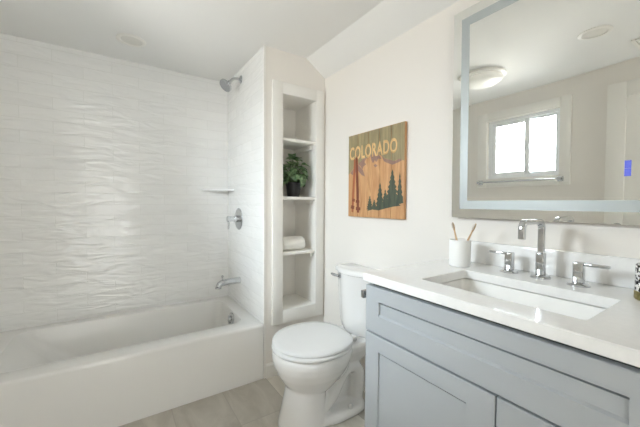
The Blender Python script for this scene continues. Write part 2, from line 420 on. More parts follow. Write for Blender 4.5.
# open door leaf standing against the left wall (its edge shows in the mirror)
bm = BM(); DX0, DX1, DY0, DY1, DZ = XL+.002, XL+.04, -.03, .80, 2.085
add_box(bm, (DX0, DY0, .012), (DX1, DY0+.11, DZ), .002); add_box(bm, (DX0, DY1-.11, .012), (DX1, DY1, DZ), .002)
add_box(bm, (DX0, DY0+.11, DZ-.11), (DX1, DY1-.11, DZ), .002); add_box(bm, (DX0, DY0+.11, .012), (DX1, DY1-.11, .24), .002)
add_box(bm, (DX0, DY0+.11, .98), (DX1, DY1-.11, 1.1), .002)
add_box(bm, (DX0+.004, DY0+.1, .2), (DX1-.012, DY1-.1, DZ-.1))
d = struct('door_1', bm, M['trim'])
bm = BM(); add_lathe(bm, [(.028, 0), (.03, .004), (.028, .008), (.011, .012), (.011, .035)], (DX1, .72, .98), (1, 0, 0), 24); add_tube(bm, [(DX1+.035, .72, .98), (DX1+.035, .60, .98)], .009)
struct('door_handle', bm, M['dchrome'], d)

# ------------------------------------------------------------------ bathtub
ZT = .374
tub = thing('bathtub', 'white alcove bathtub with flat apron below the tiled wall', 'bathtub', (0.06, 2.32, 0))
bm = BM()
ox0, ox1, oy0, oy1 = XL+.004, XP-.002, YN, YB-.002
ix0, ix1, iy0, iy1 = -.515, .737, 2.057, 2.635
rings = [rrect(ox0, ox1, oy0, oy1, .004, 0.001), rrect(ox0, ox1, oy0, oy1, .004, ZT-.02), rrect(ox0, ox1, oy0+.002, oy1, .005, ZT-.008), rrect(ox0, ox1, oy0+.008, oy1, .006, ZT-.002), rrect(ox0, ox1, oy0+.018, oy1, .008, ZT),
         rrect(ix0-.012, ix1+.012, iy0-.012, iy1+.012, .09, ZT), rrect(ix0-.004, ix1+.004, iy0-.004, iy1+.004, .085, ZT-.003), rrect(ix0, ix1, iy0, iy1, .08, ZT-.012)]
for k in range(1, 8):
    t = k/7; z = ZT-.012 - t*.235
    rings.append(rrect(ix0+.24*t, ix1-.035*t, iy0+.045*t, iy1-.045*t, .08+.02*t, z))
rings.append(rrect(ix0+.27, ix1-.055, iy0+.065, iy1-.065, .1, ZT-.275))
rings.append(rrect(ix0+.32, ix1-.10, iy0+.11, iy1-.11, .1, ZT-.288))
loft(bm, rings, True, True)
body = part('tub_body', bm, M['tubwhite'], tub, smooth=40)
bm = BM(); ax = Vector((-1, 0, .13)).normalized(); c0 = Vector((.729, 2.285, .318))
add_lathe(bm, [(.048, 0), (.05, .004), (.046, .012), (.02, .016), (.016, .028), (.0, .03)], c0, ax, 28)
add_box(bm, c0+Vector((-.03, -.006, -.03)), c0+Vector((-.014, .006, .03)), .002)
part('overflow_plate', bm, M['dchrome'], tub, 'chrome overflow plate')
bm = BM(); add_lathe(bm, [(.036, 0), (.036, .004), (.03, .007), (.0, .008)], (.52, 2.345, ZT-.289), (0, 0, 1), 24); part('tub_drain', bm, M['dchrome'], tub, 'chrome drain')

# tub spout
sp = thing('tub_spout', 'chrome tub spout on the tiled end wall above the bathtub', 'tub spout', (XP, 2.40, .575))
bm = BM()
add_tube(bm, [(XP, 2.40, .577), (XP-.02, 2.40, .577), (XP-.07, 2.40, .576), (XP-.115, 2.40, .574), (XP-.145, 2.40, .571), (XP-.162, 2.40, .562), (XP-.17, 2.40, .545)], [.025, .025, .0245, .024, .024, .0235, .021], 18)
part('spout_body', bm, M['dchrome'], sp)
bm = BM(); add_lathe(bm, [(.023, 0), (.023, .012), (.02, .014)], (XP-.172, 2.40, .532), (0, 0, 1), 18); part('spout_nozzle', bm, M['dchrome'], sp)
bm = BM(); add_lathe(bm, [(.005, 0), (.005, .022), (.0085, .026), (.0085, .036), (.004, .039)], (XP-.14, 2.40, .591), (0, 0, 1), 14); part('diverter_knob', bm, M['dchrome'], sp)
# shower valve
sv = thing('shower_valve', 'round chrome shower valve with lever on the tiled end wall', 'shower valve', (XP, 2.42, 1.066))
bm = BM(); add_lathe(bm, [(.086, 0), (.087, .004), (.083, .008), (.03, .012)], (XP, 2.42, 1.066), (-1, 0, 0), 40); part('escutcheon', bm, M['dchrome'], sv)
bm = BM(); add_lathe(bm, [(.027, .008), (.027, .04), (.021, .042), (.021, .07), (.023, .072), (.023, .094), (.02, .097), (0, .098)], (XP, 2.42, 1.066), (-1, 0, 0), 28); hub = part('valve_hub', bm, M['chrome'], sv)
bm = BM(); add_tube(bm, [(XP-.084, 2.42, 1.066), (XP-.085, 2.419, 1.03), (XP-.086, 2.418, .985)], [.0075, .007, .0065], 12); part('lever', bm, M['chrome'], hub)
# shower head
sh = thing('shower_fixture', 'chrome shower head on a bent arm high on the tiled end wall', 'shower head', (XP, 2.365, 2.148))
bm = BM(); add_lathe(bm, [(.03, 0), (.031, .003), (.026, .009), (.014, .014)], (XP, 2.365, 2.148), (-1, 0, 0), 28); part('flange', bm, M['dchrome'], sh)
bm = BM(); add_tube(bm, [(XP-.005, 2.365, 2.148), (XP-.03, 2.365, 2.149), (XP-.05, 2.365, 2.145), (XP-.066, 2.365, 2.135), (XP-.08, 2.365, 2.12), (XP-.092, 2.365, 2.105)], .0105, 14); part('shower_arm', bm, M['dchrome'], sh)
hx = Vector((-.70, -.12, -.70)).normalized(); hp = Vector((XP-.086, 2.365, 2.112))
bm = BM(); add_lathe(bm, [(.011, 0), (.016, .004), (.017, .014), (.013, .02), (.02, .028), (.045, .04), (.05, .046), (.05, .058), (.047, .062)], hp, hx, 32, True, False); part('head', bm, M['dchrome'], sh)
bm = BM(); add_lathe(bm, [(.047, .0615), (.03, .0635), (.012, .064), (.0, .064)], hp, hx, 32)
u, v = frame_of(hx)
for rr, nn in ((.018, 8), (.032, 14), (.041, 20)):
    for k in range(nn): add_lathe(bm, [(.0022, .061), (.0022, .0655), (.001, .066)], hp + (u*math.cos(2*PI*k/nn)+v*math.sin(2*PI*k/nn))*rr, hx, 6)
part('spray_face', bm, mat('grey_spray_face', (158, 160, 162), .4, var=.03), sh, 'grey nozzle face')
# corner shelf
bm = BM(); zz = 1.294
out = [Vector((XP, YB, zz)), Vector((XP-.225, YB, zz)), Vector((XP-.215, YB-.02, zz))]
for k in range(1, 8):
    t = k/8; out.append(Vector((XP-.215+.205*t, YB-.02-.135*t-.012*math.sin(PI*t), zz)))
out += [Vector((XP-.01, YB-.158, zz)), Vector((XP, YB-.165, zz))]
add_poly(bm, out, (0, 0, .015)); solo('corner_shelf', bm, M['quartz'], 'small white corner shelf in the tiled tub surround', 'shelf', (XP-.07, YB-.05, zz))

# ------------------------------------------------------------------ built-in shelves in the niche wall
ni = thing('built_in_shelf_unit', 'white framed shelf niche recessed into the wall by the toilet', 'shelf unit', (1.1, YN, NZ0))
bm = BM(); y0, y1 = YN-.0185, YN-.0005
fx0, fx1, fz0, fz1 = .889, 1.303, .358, 2.017
add_box(bm, (fx0, y0, fz0), (NX0, y1, fz1), .002); add_box(bm, (NX1, y0, fz0), (fx1, y1, fz1), .002)
add_box(bm, (NX0-.003, y0+.0005, NZ1), (NX1+.003, y1, fz1), .0015); add_box(bm, (NX0-.003, y0+.0005, fz0), (NX1+.003, y1, NZ0), .0015)
part('face_frame', bm, M['trim'], ni)
bm = BM(); s = .011
add_box(bm, (NX0-s, y1, NZ0-s), (NX0, YN+ND, NZ1+s)); add_box(bm, (NX1, y1, NZ0-s), (NX1+s, YN+ND, NZ1+s))
add_box(bm, (NX0, y1, NZ0-s), (NX1, YN+ND, NZ0)); add_box(bm, (NX0, y1, NZ1), (NX1, YN+ND, NZ1+s))
add_box(bm, (NX0-s, YN+ND, NZ0-s), (NX1+s, YN+ND+.008, NZ1+s)); part('shelf_box', bm, M['trim'], ni, smooth=0)
SH = (1.645, 1.240, .850)
for z in SH:
    bm = BM(); add_box(bm, (NX0+.0005, YN-.006, z-.02), (NX1-.0005, YN+ND-.001, z), .0015); part('shelf', bm, M['trim'], ni)
    bm = BM(); add_box(bm, (NX1-.018, YN+.03, z-.052), (NX1-.0005, YN+ND-.002, z-.0205), .001); part('shelf_cleat', bm, M['trim'], ni)
    bm = BM(); add_box(bm, (NX0+.0005, YN+.03, z-.052), (NX0+.018, YN+ND-.002, z-.0205), .001); part('shelf_cleat', bm, M['trim'], ni)

# potted plant
pc = Vector((1.115, 2.035, SH[1]+.0008))
pl = thing('potted_plant', 'small leafy green plant in a black pot on the niche shelf', 'plant', pc)
bm = BM(); add_lathe(bm, [(.044, 0), (.046, .002), (.058, .098), (.061, .1), (.061, .106), (.056, .106), (.053, .095), (.0, .093)], pc, (0, 0, 1), 32); part('pot', bm, M['pot'], pl)
bm = BM(); add_lathe(bm, [(.0525, .0935), (.03, .0975), (.0, .0985)], pc, (0, 0, 1), 20); part('soil', bm, M['soil'], pl)
bs = BM(); bl = BM()
def leaf(bm, base, dirv, nrm, L, W):
    d = Vector(dirv).normalized(); n = Vector(nrm); n = (n - d*n.dot(d)).normalized(); s = d.cross(n)
    prof = [(-.12, .0), (-.08, .55), (.12, .95), (.35, 1.0), (.6, .72), (.82, .34), (1.0, 0.0)]
    rows = []
    for t, wd in prof:
        c = base + d*L*t - n*L*.35*max(t, 0)**2
        if wd == 0: rows.append([bm.verts.new(c)])
        else: rows.append([bm.verts.new(c - s*W*wd + n*W*.28*wd), bm.verts.new(c - (d*L*.0)), bm.verts.new(c + s*W*wd + n*W*.28*wd)])
    for a, b in zip(rows, rows[1:]):
        if len(a) == 1:
            bm.faces.new((a[0], b[1], b[0])); bm.faces.new((a[0], b[2], b[1]))
        elif len(b) == 1:
            bm.faces.new((a[0], a[1], b[0])); bm.faces.new((a[1], a[2], b[0]))
        else:
            bm.faces.new((a[0], a[1], b[1], b[0])); bm.faces.new((a[1], a[2], b[2], b[1]))
cnt = 0
while cnt < 80:
    a = random.uniform(0, 2*PI); el = random.uniform(-.5, 1.45)
    R = random.uniform(.55, 1.0)
    tip = pc + Vector((math.cos(a)*math.cos(el)*.103*R, math.sin(a)*math.cos(el)*.095*R, (.165 + math.sin(el)*.128*R)))
    if tip.x < NX0+.035 or tip.x > NX1-.03 or tip.y > YN+ND-.04 or tip.z > SH[0]-.085: continue
    cnt += 1
    b0 = pc + Vector((math.cos(a)*.02, math.sin(a)*.02, .095))
    mid = (b0+tip)/2 + Vector((0, 0, .03))
    add_tube(bs, [b0, b0*.5+mid*.5+Vector((0, 0, .006)), mid, tip*.6+mid*.4+Vector((0, 0, .004)), tip], [.0016, .0015, .0013, .0012, .001], 6)
    od = (tip - (pc+Vector((0, 0, .15)))).normalized()
    dv = od + Vector((random.uniform(-.6, .6), random.uniform(-.6, .6), -.75))
    leaf(bl, tip, dv, od + Vector((random.uniform(-.3, .3), random.uniform(-.5, .1), .7)), random.uniform(.046, .064), random.uniform(.022, .030))
part('stems', bs, M['stem'], pl); 
for v_ in bl.verts:
    v_.co.x = min(max(v_.co.x, NX0+.006), NX1-.022); v_.co.y = min(v_.co.y, YN+ND-.01); v_.co.z = min(v_.co.z, SH[0]-.06)
lf = part('leaves', bl, M['leaf'], pl, smooth=60)
md = lf.modifiers.new('thickness', 'SOLIDIFY'); md.thickness = .0006

# rolled towel
tw0 = Vector((1.085, 2.0, SH[2]))
bm = BM(); rings = []; n = 44
for x, sc in ((-.092, .62), (-.09, .86), (-.082, .97), (-.06, 1.0), (0, 1.01), (.055, 1.0), (.078, .96), (.086, .86), (.089, .62)):
    ring = []
    for k in range(n):
        a = 2*PI*k/n
        r = .049*sc*(1 + .02*math.sin(3*a+x*30)) + (.005*sc if a < PI*.62 else 0)
        ry, rz = r*math.cos(a)*1.15, r*math.sin(a)*.96
        ring.append(tw0 + Vector((x + .003*math.sin(2*a), ry, .0485 + max(rz, -.0465))))
    rings.append(ring)
loft(bm, rings); tw = thing('rolled_towel', 'rolled white towel on the niche shelf below the plant', 'towel', tw0)
part('towel_roll', bm, M['towel'], tw, smooth=50)
for sx in (-1, 1):
    bm = BM(); pts = []
    for k in range(40):
        a = k/39*2*PI*2.4; r = .008 + .03*k/39
        pts.append(tw0 + Vector((sx*.0885, r*math.cos(a)*1.1, .049 + r*math.sin(a)*.95)))
    add_tube(bm, pts, .0035, 6); part('rolled_end', bm, M['towel'], tw)

# ------------------------------------------------------------------ toilet
YT = 1.43
toi = thing('toilet', 'white two-piece toilet with closed lid between niche and vanity', 'toilet', (.98, YT, 0))
def egg(xf, xb, hw, z, n=48, p=2.3, yc=YT, pf=2.0):
    """outline with a rounded front at xf and a squarer back at xb"""
    out = []; xm = xf + (xb-xf)*.52
    for k in range(n):
        a = 2*PI*k/n; c, s = math.cos(a), math.sin(a)
        ex = p if c > 0 else pf
        x = xm + (xb-xm if c > 0 else xm-xf)*math.copysign(abs(c)**(2/ex), c)
        out.append(Vector((x, yc + hw*math.copysign(abs(s)**(2/ex), s), z)))
    return out
bm = BM()
# bowl
loft(bm, [egg(.80, .98, .085, .17), egg(.765, 1.02, .112, .20), egg(.732, 1.06, .142, .245), egg(.705, 1.09, .172, .29), egg(.687, 1.11, .194, .335), egg(.680, 1.12, .203, .37), egg(.682, 1.125, .203, .395), egg(.688, 1.125, .198, .408), egg(.70, 1.12, .185, .412)])
# front column
loft(bm, [egg(.705, .985, .118, 0.001), egg(.707, .983, .117, .03), egg(.722, .975, .109, .09), egg(.737, .972, .105, .15), egg(.75, .98, .106, .20), egg(.78, .98, .10, .26)])
# foot running back to the wall
loft(bm, [egg(.82, 1.235, .135, 0.001, p=4), egg(.825, 1.23, .132, .03, p=4), egg(.84, 1.22, .12, .048, p=4), egg(.86, 1.2, .1, .052, p=4)])
# deck under the tank
def rr3(x0, x1, hw, r, z): return rrect(x0, x1, YT-hw, YT+hw, r, z, 6)
loft(bm, [rr3(1.02, 1.2, .075, .03, .27), rr3(1.02, 1.26, .10, .03, .32), rr3(1.03, 1.29, .125, .03, .36), rr3(1.04, 1.305, .135, .03, .39), rr3(1.04, 1.305, .135, .03, .405), rr3(1.045, 1.30, .13, .03, .41)])
# trapway
loft(bm, [rr3(.90, 1.235, .034, .03, .02), rr3(.90, 1.24, .034, .03, .2), rr3(.92, 1.26, .045, .03, .37)])
loft(bm, [[Vector((1.01+.07*math.cos(2*PI*k/16)-.02*math.sin(2*PI*k/16), YT+yy, .285+.045*math.sin(2*PI*k/16)+.03*math.cos(2*PI*k/16))) for k in range(16)] for yy in (-.115, .115)])
path = [(.90, .075), (.955, .085), (1.0, .12), (1.035, .175), (1.07, .225), (1.115, .255), (1.165, .245), (1.195, .20), (1.195, .14), (1.185, .08), (1.185, .02)]
P = []
for i in range(len(path)-1):
    for t in (0, .5):
        P.append(((path[i][0]*(1-t)+path[i+1][0]*t), YT, (path[i][1]*(1-t)+path[i+1][1]*t)))
P.append((path[-1][0], YT, path[-1][1]))
rings = []
for i, p in enumerate(P):
    t = (Vector(P[min(i+1, len(P)-1)])-Vector(P[max(i-1, 0)])).normalized(); v = t.cross(Vector((0, 1, 0))).normalized()
    rings.append([Vector(p) + Vector((0, 1, 0))*.092*math.copysign(abs(math.cos(2*PI*k/20))**.8, math.cos(2*PI*k/20)) + v*.046*math.copysign(abs(math.sin(2*PI*k/20))**.8, math.sin(2*PI*k/20)) for k in range(20)])
loft(bm, rings)
tmp = finish('toilet_bowl', bm, M['porcelain'], (0, 0, 0))
md = tmp.modifiers.new('r', 'REMESH'); md.mode = 'VOXEL'; md.voxel_size = .0065
md = tmp.modifiers.new('s', 'SMOOTH'); md.factor = .5; md.iterations = 6
dg = bpy.context.evaluated_depsgraph_get(); dg.update()
me = bpy.data.meshes.new_from_object(tmp.evaluated_get(dg))
bpy.data.objects.remove(tmp)
me.transform(Matrix.Translation(-Vector(toi.location)))
for p in me.polygons: p.use_smooth = True
bowl = bpy.data.objects.new('bowl', me); COL.objects.link(bowl); bowl.parent = toi
if not me.materials: me.materials.append(M['porcelain'])
# seat and lid
bm = BM(); loft(bm, [egg(.682, 1.118, .203, .413), egg(.678, 1.12, .207, .417), egg(.678, 1.12, .207, .427), egg(.682, 1.118, .203, .431)]); part('seat', bm, M['seat'], toi, smooth=50)
bm = BM(); LK = dict(yc=YT+.012, p=2.4); loft(bm, [egg(.693, 1.125, .209, .4325, **LK), egg(.688, 1.13, .214, .437, **LK), egg(.689, 1.129, .213, .446, **LK), egg(.695, 1.123, .207, .4505, **LK), egg(.72, 1.10, .168, .4545, **LK), egg(.80, 1.02, .09, .457, **LK)]); lid = part('lid', bm, M['seat'], toi, smooth=50)
for s in (-1, 1):
    bm = BM(); add_box(bm, (1.10, YT+s*.08-.022, .412), (1.148, YT+s*.08+.022, .44), .008, 3); part('hinge', bm, M['seat'], toi)
# tank with a bowed front
def tank_ring(z, hw, xf, bow, xb=1.309, r=.045):
    out = []; n = 12
    out.append(Vector((xb, YT+hw-.012, z)))
    for k in range(5): out.append(Vector((xf+bow+r-r*math.sin(PI/2*k/4), YT+hw-.006*(1) - r*(1-math.cos(PI/2*k/4)), z)))
    for k in range(1, n):
        t = k/n; y = (hw-.006-r)*(1-2*t)
        out.append(Vector((xf+bow*(y/(hw-.006-r))**2, YT+y, z)))
    for k in range(4, -1, -1): out.append(Vector((xf+bow+r-r*math.sin(PI/2*k/4), YT-hw+.006 + r*(1-math.cos(PI/2*k/4)), z)))
    out.append(Vector((xb, YT-hw+.012, z)))
    return out
bm = BM(); loft(bm, [tank_ring(.411, .136, 1.172, .03), tank_ring(.425, .143, 1.162, .03), tank_ring(.47, .148, 1.154, .03), tank_ring(.60, .153, 1.147, .03), tank_ring(.772, .159, 1.14, .03)]); tank = part('tank', bm, M['porcelain'], toi, smooth=50)
bm = BM(); loft(bm, [tank_ring(.773, .163, 1.134, .03), tank_ring(.776, .167, 1.129, .03), tank_ring(.792, .168, 1.128, .03), tank_ring(.800, .163, 1.133, .03), tank_ring(.804, .153, 1.146, .03, 1.30)]); part('tank_lid', bm, M['porcelain'], toi, smooth=50)
bm = BM(); add_lathe(bm, [(.016, 0), (.017, .004), (.015, .012), (.008, .014), (.008, .026)], (1.158, YT+.075, .752), (-1, .15, 0), 20)
add_tube(bm, [(1.134, YT+.068, .752), (1.128, YT+.085, .754), (1.124, YT+.105, .756), (1.122, YT+.122, .758)], [.008, .009, .009, .007], 12); part('flush_lever', bm, M['dchrome'], toi, 'chrome flush lever')
for s in (-1, 1):
    bm = BM(); add_lathe(bm, [(.014, 0), (.014, .012), (.009, .022), (0, .025)], (1.09, YT+s*.115, .05), (0, 0, 1), 16); part('bolt_cap', bm, M['seat'], toi)

# ------------------------------------------------------------------ vanity
VX, VY0, VY1 = .772, .071, .8515
van = thing('vanity_cabinet', 'grey-blue shaker vanity cabinet under the white countertop', 'cabinet', (1.05, .46, 0))
bm = BM()
cx = VX+.021
add_box(bm, (cx, VY0, .1), (XR-.001, VY0+.018, .908)); add_box(bm, (cx, VY1-.018, .1), (XR-.001, VY1, .908))
add_box(bm, (cx, VY0+.018, .1), (XR-.001, VY1-.018, .118)); add_box(bm, (XR-.01, VY0+.018, .118), (XR-.001, VY1-.018, .72))
part('carcass', bm, M['vanity'], van, smooth=0)
bm = BM(); add_box(bm, (cx, VY0+.018, .118), (cx+.018, VY0+.04, .905)); add_box(bm, (cx, VY1-.04, .118), (cx+.018, VY1-.018, .905)); add_box(bm, (cx, VY0+.04, .69), (cx+.018, VY1-.04, .76)); add_box(bm, (cx, VY0+.04, .87), (cx+.018, VY1-.04, .905)); add_box(bm, (cx, .36, .118), (cx+.018, .405, .69))
part('cabinet_face', bm, M['dark'], van, smooth=0)
bm = BM(); add_box(bm, (cx+.06, VY0+.001, .001), (cx+.075, VY1-.001, .0995)); add_box(bm, (cx+.075, VY0+.001, .001), (XR-.016, VY0+.018, .0995)); add_box(bm, (cx+.075, VY1-.018, .001), (XR-.016, VY1-.001, .0995)); part('toe_kick', bm, M['vanity'], van, smooth=0)
def shaker(name, y0, y1, z0, z1, st0, st1, rt_, rb):
    """front with a recessed flat panel"""
    bm = BM(); x0, x1, rec = VX, VX+.02, .007
    def P(x, y, z): return bm.verts.new((x, y, z))
    ring = lambda x, a, b, c, d: [P(x, a, c), P(x, b, c), P(x, b, d), P(x, a, d)]
    B = ring(x1, y0, y1, z0, z1); A0 = ring(x0+.002, y0, y1, z0, z1); A = ring(x0, y0+.002, y1-.002, z0+.002, z1-.002)
    iy0, iy1, iz0, iz1 = y0+st0, y1-st1, z0+rb, z1-rt_
    C = ring(x0, iy0, iy1, iz0, iz1)
    for a, b in ((B, A0), (A0, A), (A, C)):
        for k in range(4): bm.faces.new((a[k], a[(k+1) % 4], b[(k+1) % 4], b[k]))
    bm.faces.new(list(reversed(B)))
    # recessed field: groove added as rail shadow line, flat field, foot chamfered for light
    prof = [(x0, iz1), (x0+.017, iz1), (x0+.017, iz1-.0075), (x0+rec, iz1-.0075), (x0+rec, iz0+.006), (x0, iz0)]
    E0 = [P(x, iy0, z) for x, z in prof]; E1 = [P(x, iy1, z) for x, z in prof]
    for k in range(5): bm.faces.new((E0[k], E0[k+1], E1[k+1], E1[k]))
    bm.faces.new(E0); bm.faces.new(list(reversed(E1)))
    bmesh.ops.remove_doubles(bm, verts=bm.verts, dist=.00005)
    return part(name, bm, M['vanity'], van, smooth=0)
shaker('drawer_front', VY0+.003, VY1-.001, .730, .897, .071, .067, .050, .066)
shaker('cabinet_door', .3805, VY1-.001, .112, .7235, .073, .067, .056, .066)
shaker('cabinet_door', VY0+.003, .3765, .112, .7235, .067, .067, .066, .066)

# paper holder on the cabinet side
th = thing('paper_holder', 'square chrome paper holder fixed to the side of the vanity beside the tank', 'paper holder', (.83, VY1, .835))
bm = BM(); add_box(bm, (.822, VY1-.001, .818), (.862, VY1+.008, .852), .002); part('mount_plate', bm, M['dchrome'], th)
bm = BM(); add_box(bm, (.834, VY1+.008, .829), (.85, VY1+.068, .841), .002); part('post', bm, M['dchrome'], th)
bm = BM(); add_box(bm, (.824, VY1+.068, .817), (.97, VY1+.086, .847), .002); part('roll_bar', bm, M['dchrome'], th)

# countertop with the sink opening
CT, CB = .941, .911
CX0, CY0, CY1 = .760, .060, .854
SX0, SX1, SY0, SY1 = .862, 1.126, .236, .676
bm = BM()
loft(bm, [rrect(CX0+.002, XR-.001, CY0+.002, CY1-.002, .003, CB), rrect(CX0, XR-.001, CY0, CY1, .003, CB+.002), rrect(CX0, XR-.001, CY0, CY1, .003, CT-.003), rrect(CX0+.003, XR-.001, CY0+.003, CY1-.003, .003, CT),
          rrect(SX0-.002, SX1+.002, SY0-.002, SY1+.002, .012, CT), rrect(SX0, SX1, SY0, SY1, .010, CT-.002), rrect(SX0, SX1, SY0, SY1, .010, CB)], closed=True)
solo('countertop', bm, M['quartz'], 'white quartz countertop on the vanity with a cut-out for the sink', 'countertop', (1.05, .46, CB))
bm = BM(); add_box(bm, (XR-.017, CY0, CT+.0005), (XR-.001, CY1-.001, CT+.092), .0015); solo('backsplash', bm, M['quartz'], 'low white backsplash strip on the wall behind the faucet', 'backsplash', (XR-.01, .46, CT))
sk = thing('sink', 'white rectangular undermount sink set into the countertop', 'sink', (1.0, .456, .77))
bm = BM(); q = .009
rings = [rrect(SX0-.03, SX1+.03, SY0-.03, SY1+.03, .03, CB-.016), rrect(SX0-.03, SX1+.03, SY0-.03, SY1+.03, .03, CB-.0045), rrect(SX0-q, SX1+q, SY0-q, SY1+q, .03, CB-.0045), rrect(SX0-q+.003, SX1+q-.003, SY0-q+.003, SY1+q-.003, .03, CB-.006)]
for k in range(1, 7):
    t = k/6; rings.append(rrect(SX0-q+.003+.010*t, SX1+q-.003-.010*t, SY0-q+.003+.012*t, SY1+q-.003-.012*t, .03, CB-.006-.10*t))
rings.append(rrect(SX0+.014, SX1-.014, SY0+.018, SY1-.018, .03, CB-.118)); rings.append(rrect(SX0+.03, SX1-.03, SY0+.036, SY1-.036, .03, CB-.126)); rings.append(rrect(SX0+.06, SX1-.06, SY0+.09, SY1-.09, .04, CB-.128))
rings += [rrect(SX0+.06, SX1-.06, SY0+.09, SY1-.09, .04, CB-.138), rrect(SX0-.004, SX1+.004, SY0-.004, SY1+.004, .04, CB-.12)]
loft(bm, rings, closed=True)
bm.faces.new([bm.verts.new(p) for p in rrect(SX0+.06, SX1-.06, SY0+.09, SY1-.09, .04, CB-.128)])
part('basin', bm, M['sink'], sk, smooth=50)
bm = BM(); add_lathe(bm, [(.022, 0), (.022, .003), (.014, .004), (.0, .003)], (1.0, .456, CB-.128), (0, 0, 1), 24); part('sink_drain', bm, M['chrome'], sk, 'chrome drain')

# faucet
FX, FY = 1.228, .463
fa = thing('faucet', 'chrome widespread faucet with two lever handles behind the sink', 'faucet', (FX, FY, CT))
bm = BM(); add_lathe(bm, [(.030, 0), (.030, .005), (.026, .009), (.015, .011)], (FX, FY, CT), (0, 0, 1), 32)
add_box(bm, (FX-.0125, FY-.0125, CT+.009), (FX+.0125, FY+.0125, CT+.088), .0035, 3); part('spout_base', bm, M['chrome'], fa)
bm = BM(); px = [Vector((FX, FY, CT+.09)), Vector((FX, FY, CT+.13)), Vector((FX, FY, CT+.155))]
px += arc((FX-.028, FY, CT+.169), .028, 0, PI/2, ((1, 0, 0), (0, 0, 1)), 6)
px += [Vector((FX-.07, FY, CT+.197))]
px += arc((FX-.122, FY, CT+.175), .022, PI/2, PI, ((1, 0, 0), (0, 0, 1)), 6)
px += [Vector((FX-.144, FY, CT+.16)), Vector((FX-.144, FY, CT+.143))]
add_tube(bm, px, .013, 20, sq=(.0095, .0085), up=(0, 1, 0)); part('spout', bm, M['chrome'], fa)
for y, d in ((.568, 1), (.3535, -1)):
    hx_ = 1.234 if d > 0 else 1.216
    bm = BM(); add_lathe(bm, [(.03, 0), (.03, .004), (.026, .008), (.017, .010)], (hx_, y, CT), (0, 0, 1), 28)
    add_box(bm, (hx_-.0135, y-.0135, CT+.008), (hx_+.0135, y+.0135, CT+.075), .004, 3); h = part('faucet_handle', bm, M['chrome'], fa)
    bm = BM(); lo, hi = sorted((y+d*.012, y+d*.074)); add_box(bm, (hx_-.0075, lo, CT+.064), (hx_+.0075, hi, CT+.0735), .003, 3); part('lever', bm, M['chrome'], h)

# tumbler and brushes
tc_ = Vector((1.186, .738, CT))
bm = BM(); add_lathe(bm, [(.037, 0), (.040, .002), (.041, .006), (.0415, .106), (.040, .108), (.0375, .106), (.037, .012), (0, .01)], tc_ + Vector((0, 0, .0005)), (0, 0, 1), 40)
solo('tumbler', bm, M['ceramic'], 'plain white ceramic tumbler holding toothbrushes on the countertop', 'cup', tc_)
def brush(p0, p1, label):
    p0, p1 = Vector(p0), Vector(p1); d = (p1-p0).normalized()
    t = thing('toothbrush', label, 'toothbrush', p0, 'toothbrushes in the white tumbler')
    bm = BM(); L = (p1-p0).length
    add_tube(bm, [p0, p0+d*.01, p0+d*L*.55, p0+d*L*.78, p0+d*L*.84, p1-d*.012, p1], [.002, .0042, .0045, .0028, .0042, .0048, .002], 10); part('handle', bm, M['bamboo'], t)
    s = (Vector((-1, 0, 0)) - d*d.dot(Vector((-1, 0, 0)))).normalized(); u = d.cross(s)
    bm = BM()
    for i in range(6):
        for j in (-1, 0, 1): add_tube(bm, [p1-d*(.005+.0042*i)+u*j*.0022+s*.002, p1-d*(.005+.0042*i)+u*j*.0022+s*.0125], .0012, 6)
    part('bristles', bm, M['bristle'], t, 'cream bristles')
brush((1.175, .722, CT+.0145), (1.19, .776, CT+.176), 'bamboo toothbrush leaning towards the toilet side of the white tumbler')
brush((1.195, .752, CT+.0145), (1.19, .675, CT+.177), 'bamboo toothbrush leaning towards the faucet side of the white tumbler')

# spotted jar at the picture edge
jc = Vector((1.19, .186, CT))
ja = thing('spotted_jar', 'black and white spotted jar with gold base on the countertop', 'jar', jc)
bm = BM(); add_lathe(bm, [(.036, .0235), (.0365, .025), (.0365, .092), (.034, .096), (.031, .095), (.031, .027), (0, .026)], jc, (0, 0, 1), 36); part('jar_body', bm, M['spot'], ja)
bm = BM(); add_lathe(bm, [(.036, .0005), (.0375, .003), (.0375, .021), (.036, .0232), (0, .0232)], jc, (0, 0, 1), 36); part('jar_base', bm, M['gold'], ja, 'gold base')

# ------------------------------------------------------------------ mirror
MY0, MY1, MZ0, MZ1 = .088, .845, 1.136, 2.036
mi = thing('mirror', 'large frameless mirror with frosted light band above the vanity', 'mirror', (1.318, (MY0+MY1)/2, MZ0))
TILT = .012; mc = Vector((1.283, (MY0+MY1)/2, (MZ0+MZ1)/2))
def tilt(bm):
    bmesh.ops.rotate(bm, verts=bm.verts, cent=mc, matrix=Matrix.Rotation(-TILT, 3, 'Y')); return bm
bm = add_box(BM(), (1.2825, MY0+.0005, MZ0+.0005), (1.2875, MY1-.0005, MZ1-.0005)); part('mirror_back', tilt(bm), M['edge'], mi, smooth=0)
bm = add_box(BM(), (1.2815, MY0, MZ0), (1.283, MY1, MZ1)); part('mirror_glass', tilt(bm), M['mirror'], mi, smooth=0)
bm = BM()
o = .038; wd = .036; x0, x1 = 1.2809, 1.2818
A = (MY0+o, MY1-o, MZ0+o, MZ1-o); Bq = (A[0]+wd, A[1]-wd, A[2]+wd, A[3]-wd)
add_box(bm, (x0, A[0], A[2]), (x1, Bq[0], A[3])); add_box(bm, (x0, Bq[1], A[2]), (x1, A[1], A[3]))
add_box(bm, (x0, Bq[0], A[2]), (x1, Bq[1], Bq[2])); add_box(bm, (x0, Bq[0], Bq[3]), (x1, Bq[1], A[3]))
part('light_band', tilt(bm), M['frost'], mi, 'frosted light band', smooth=0)
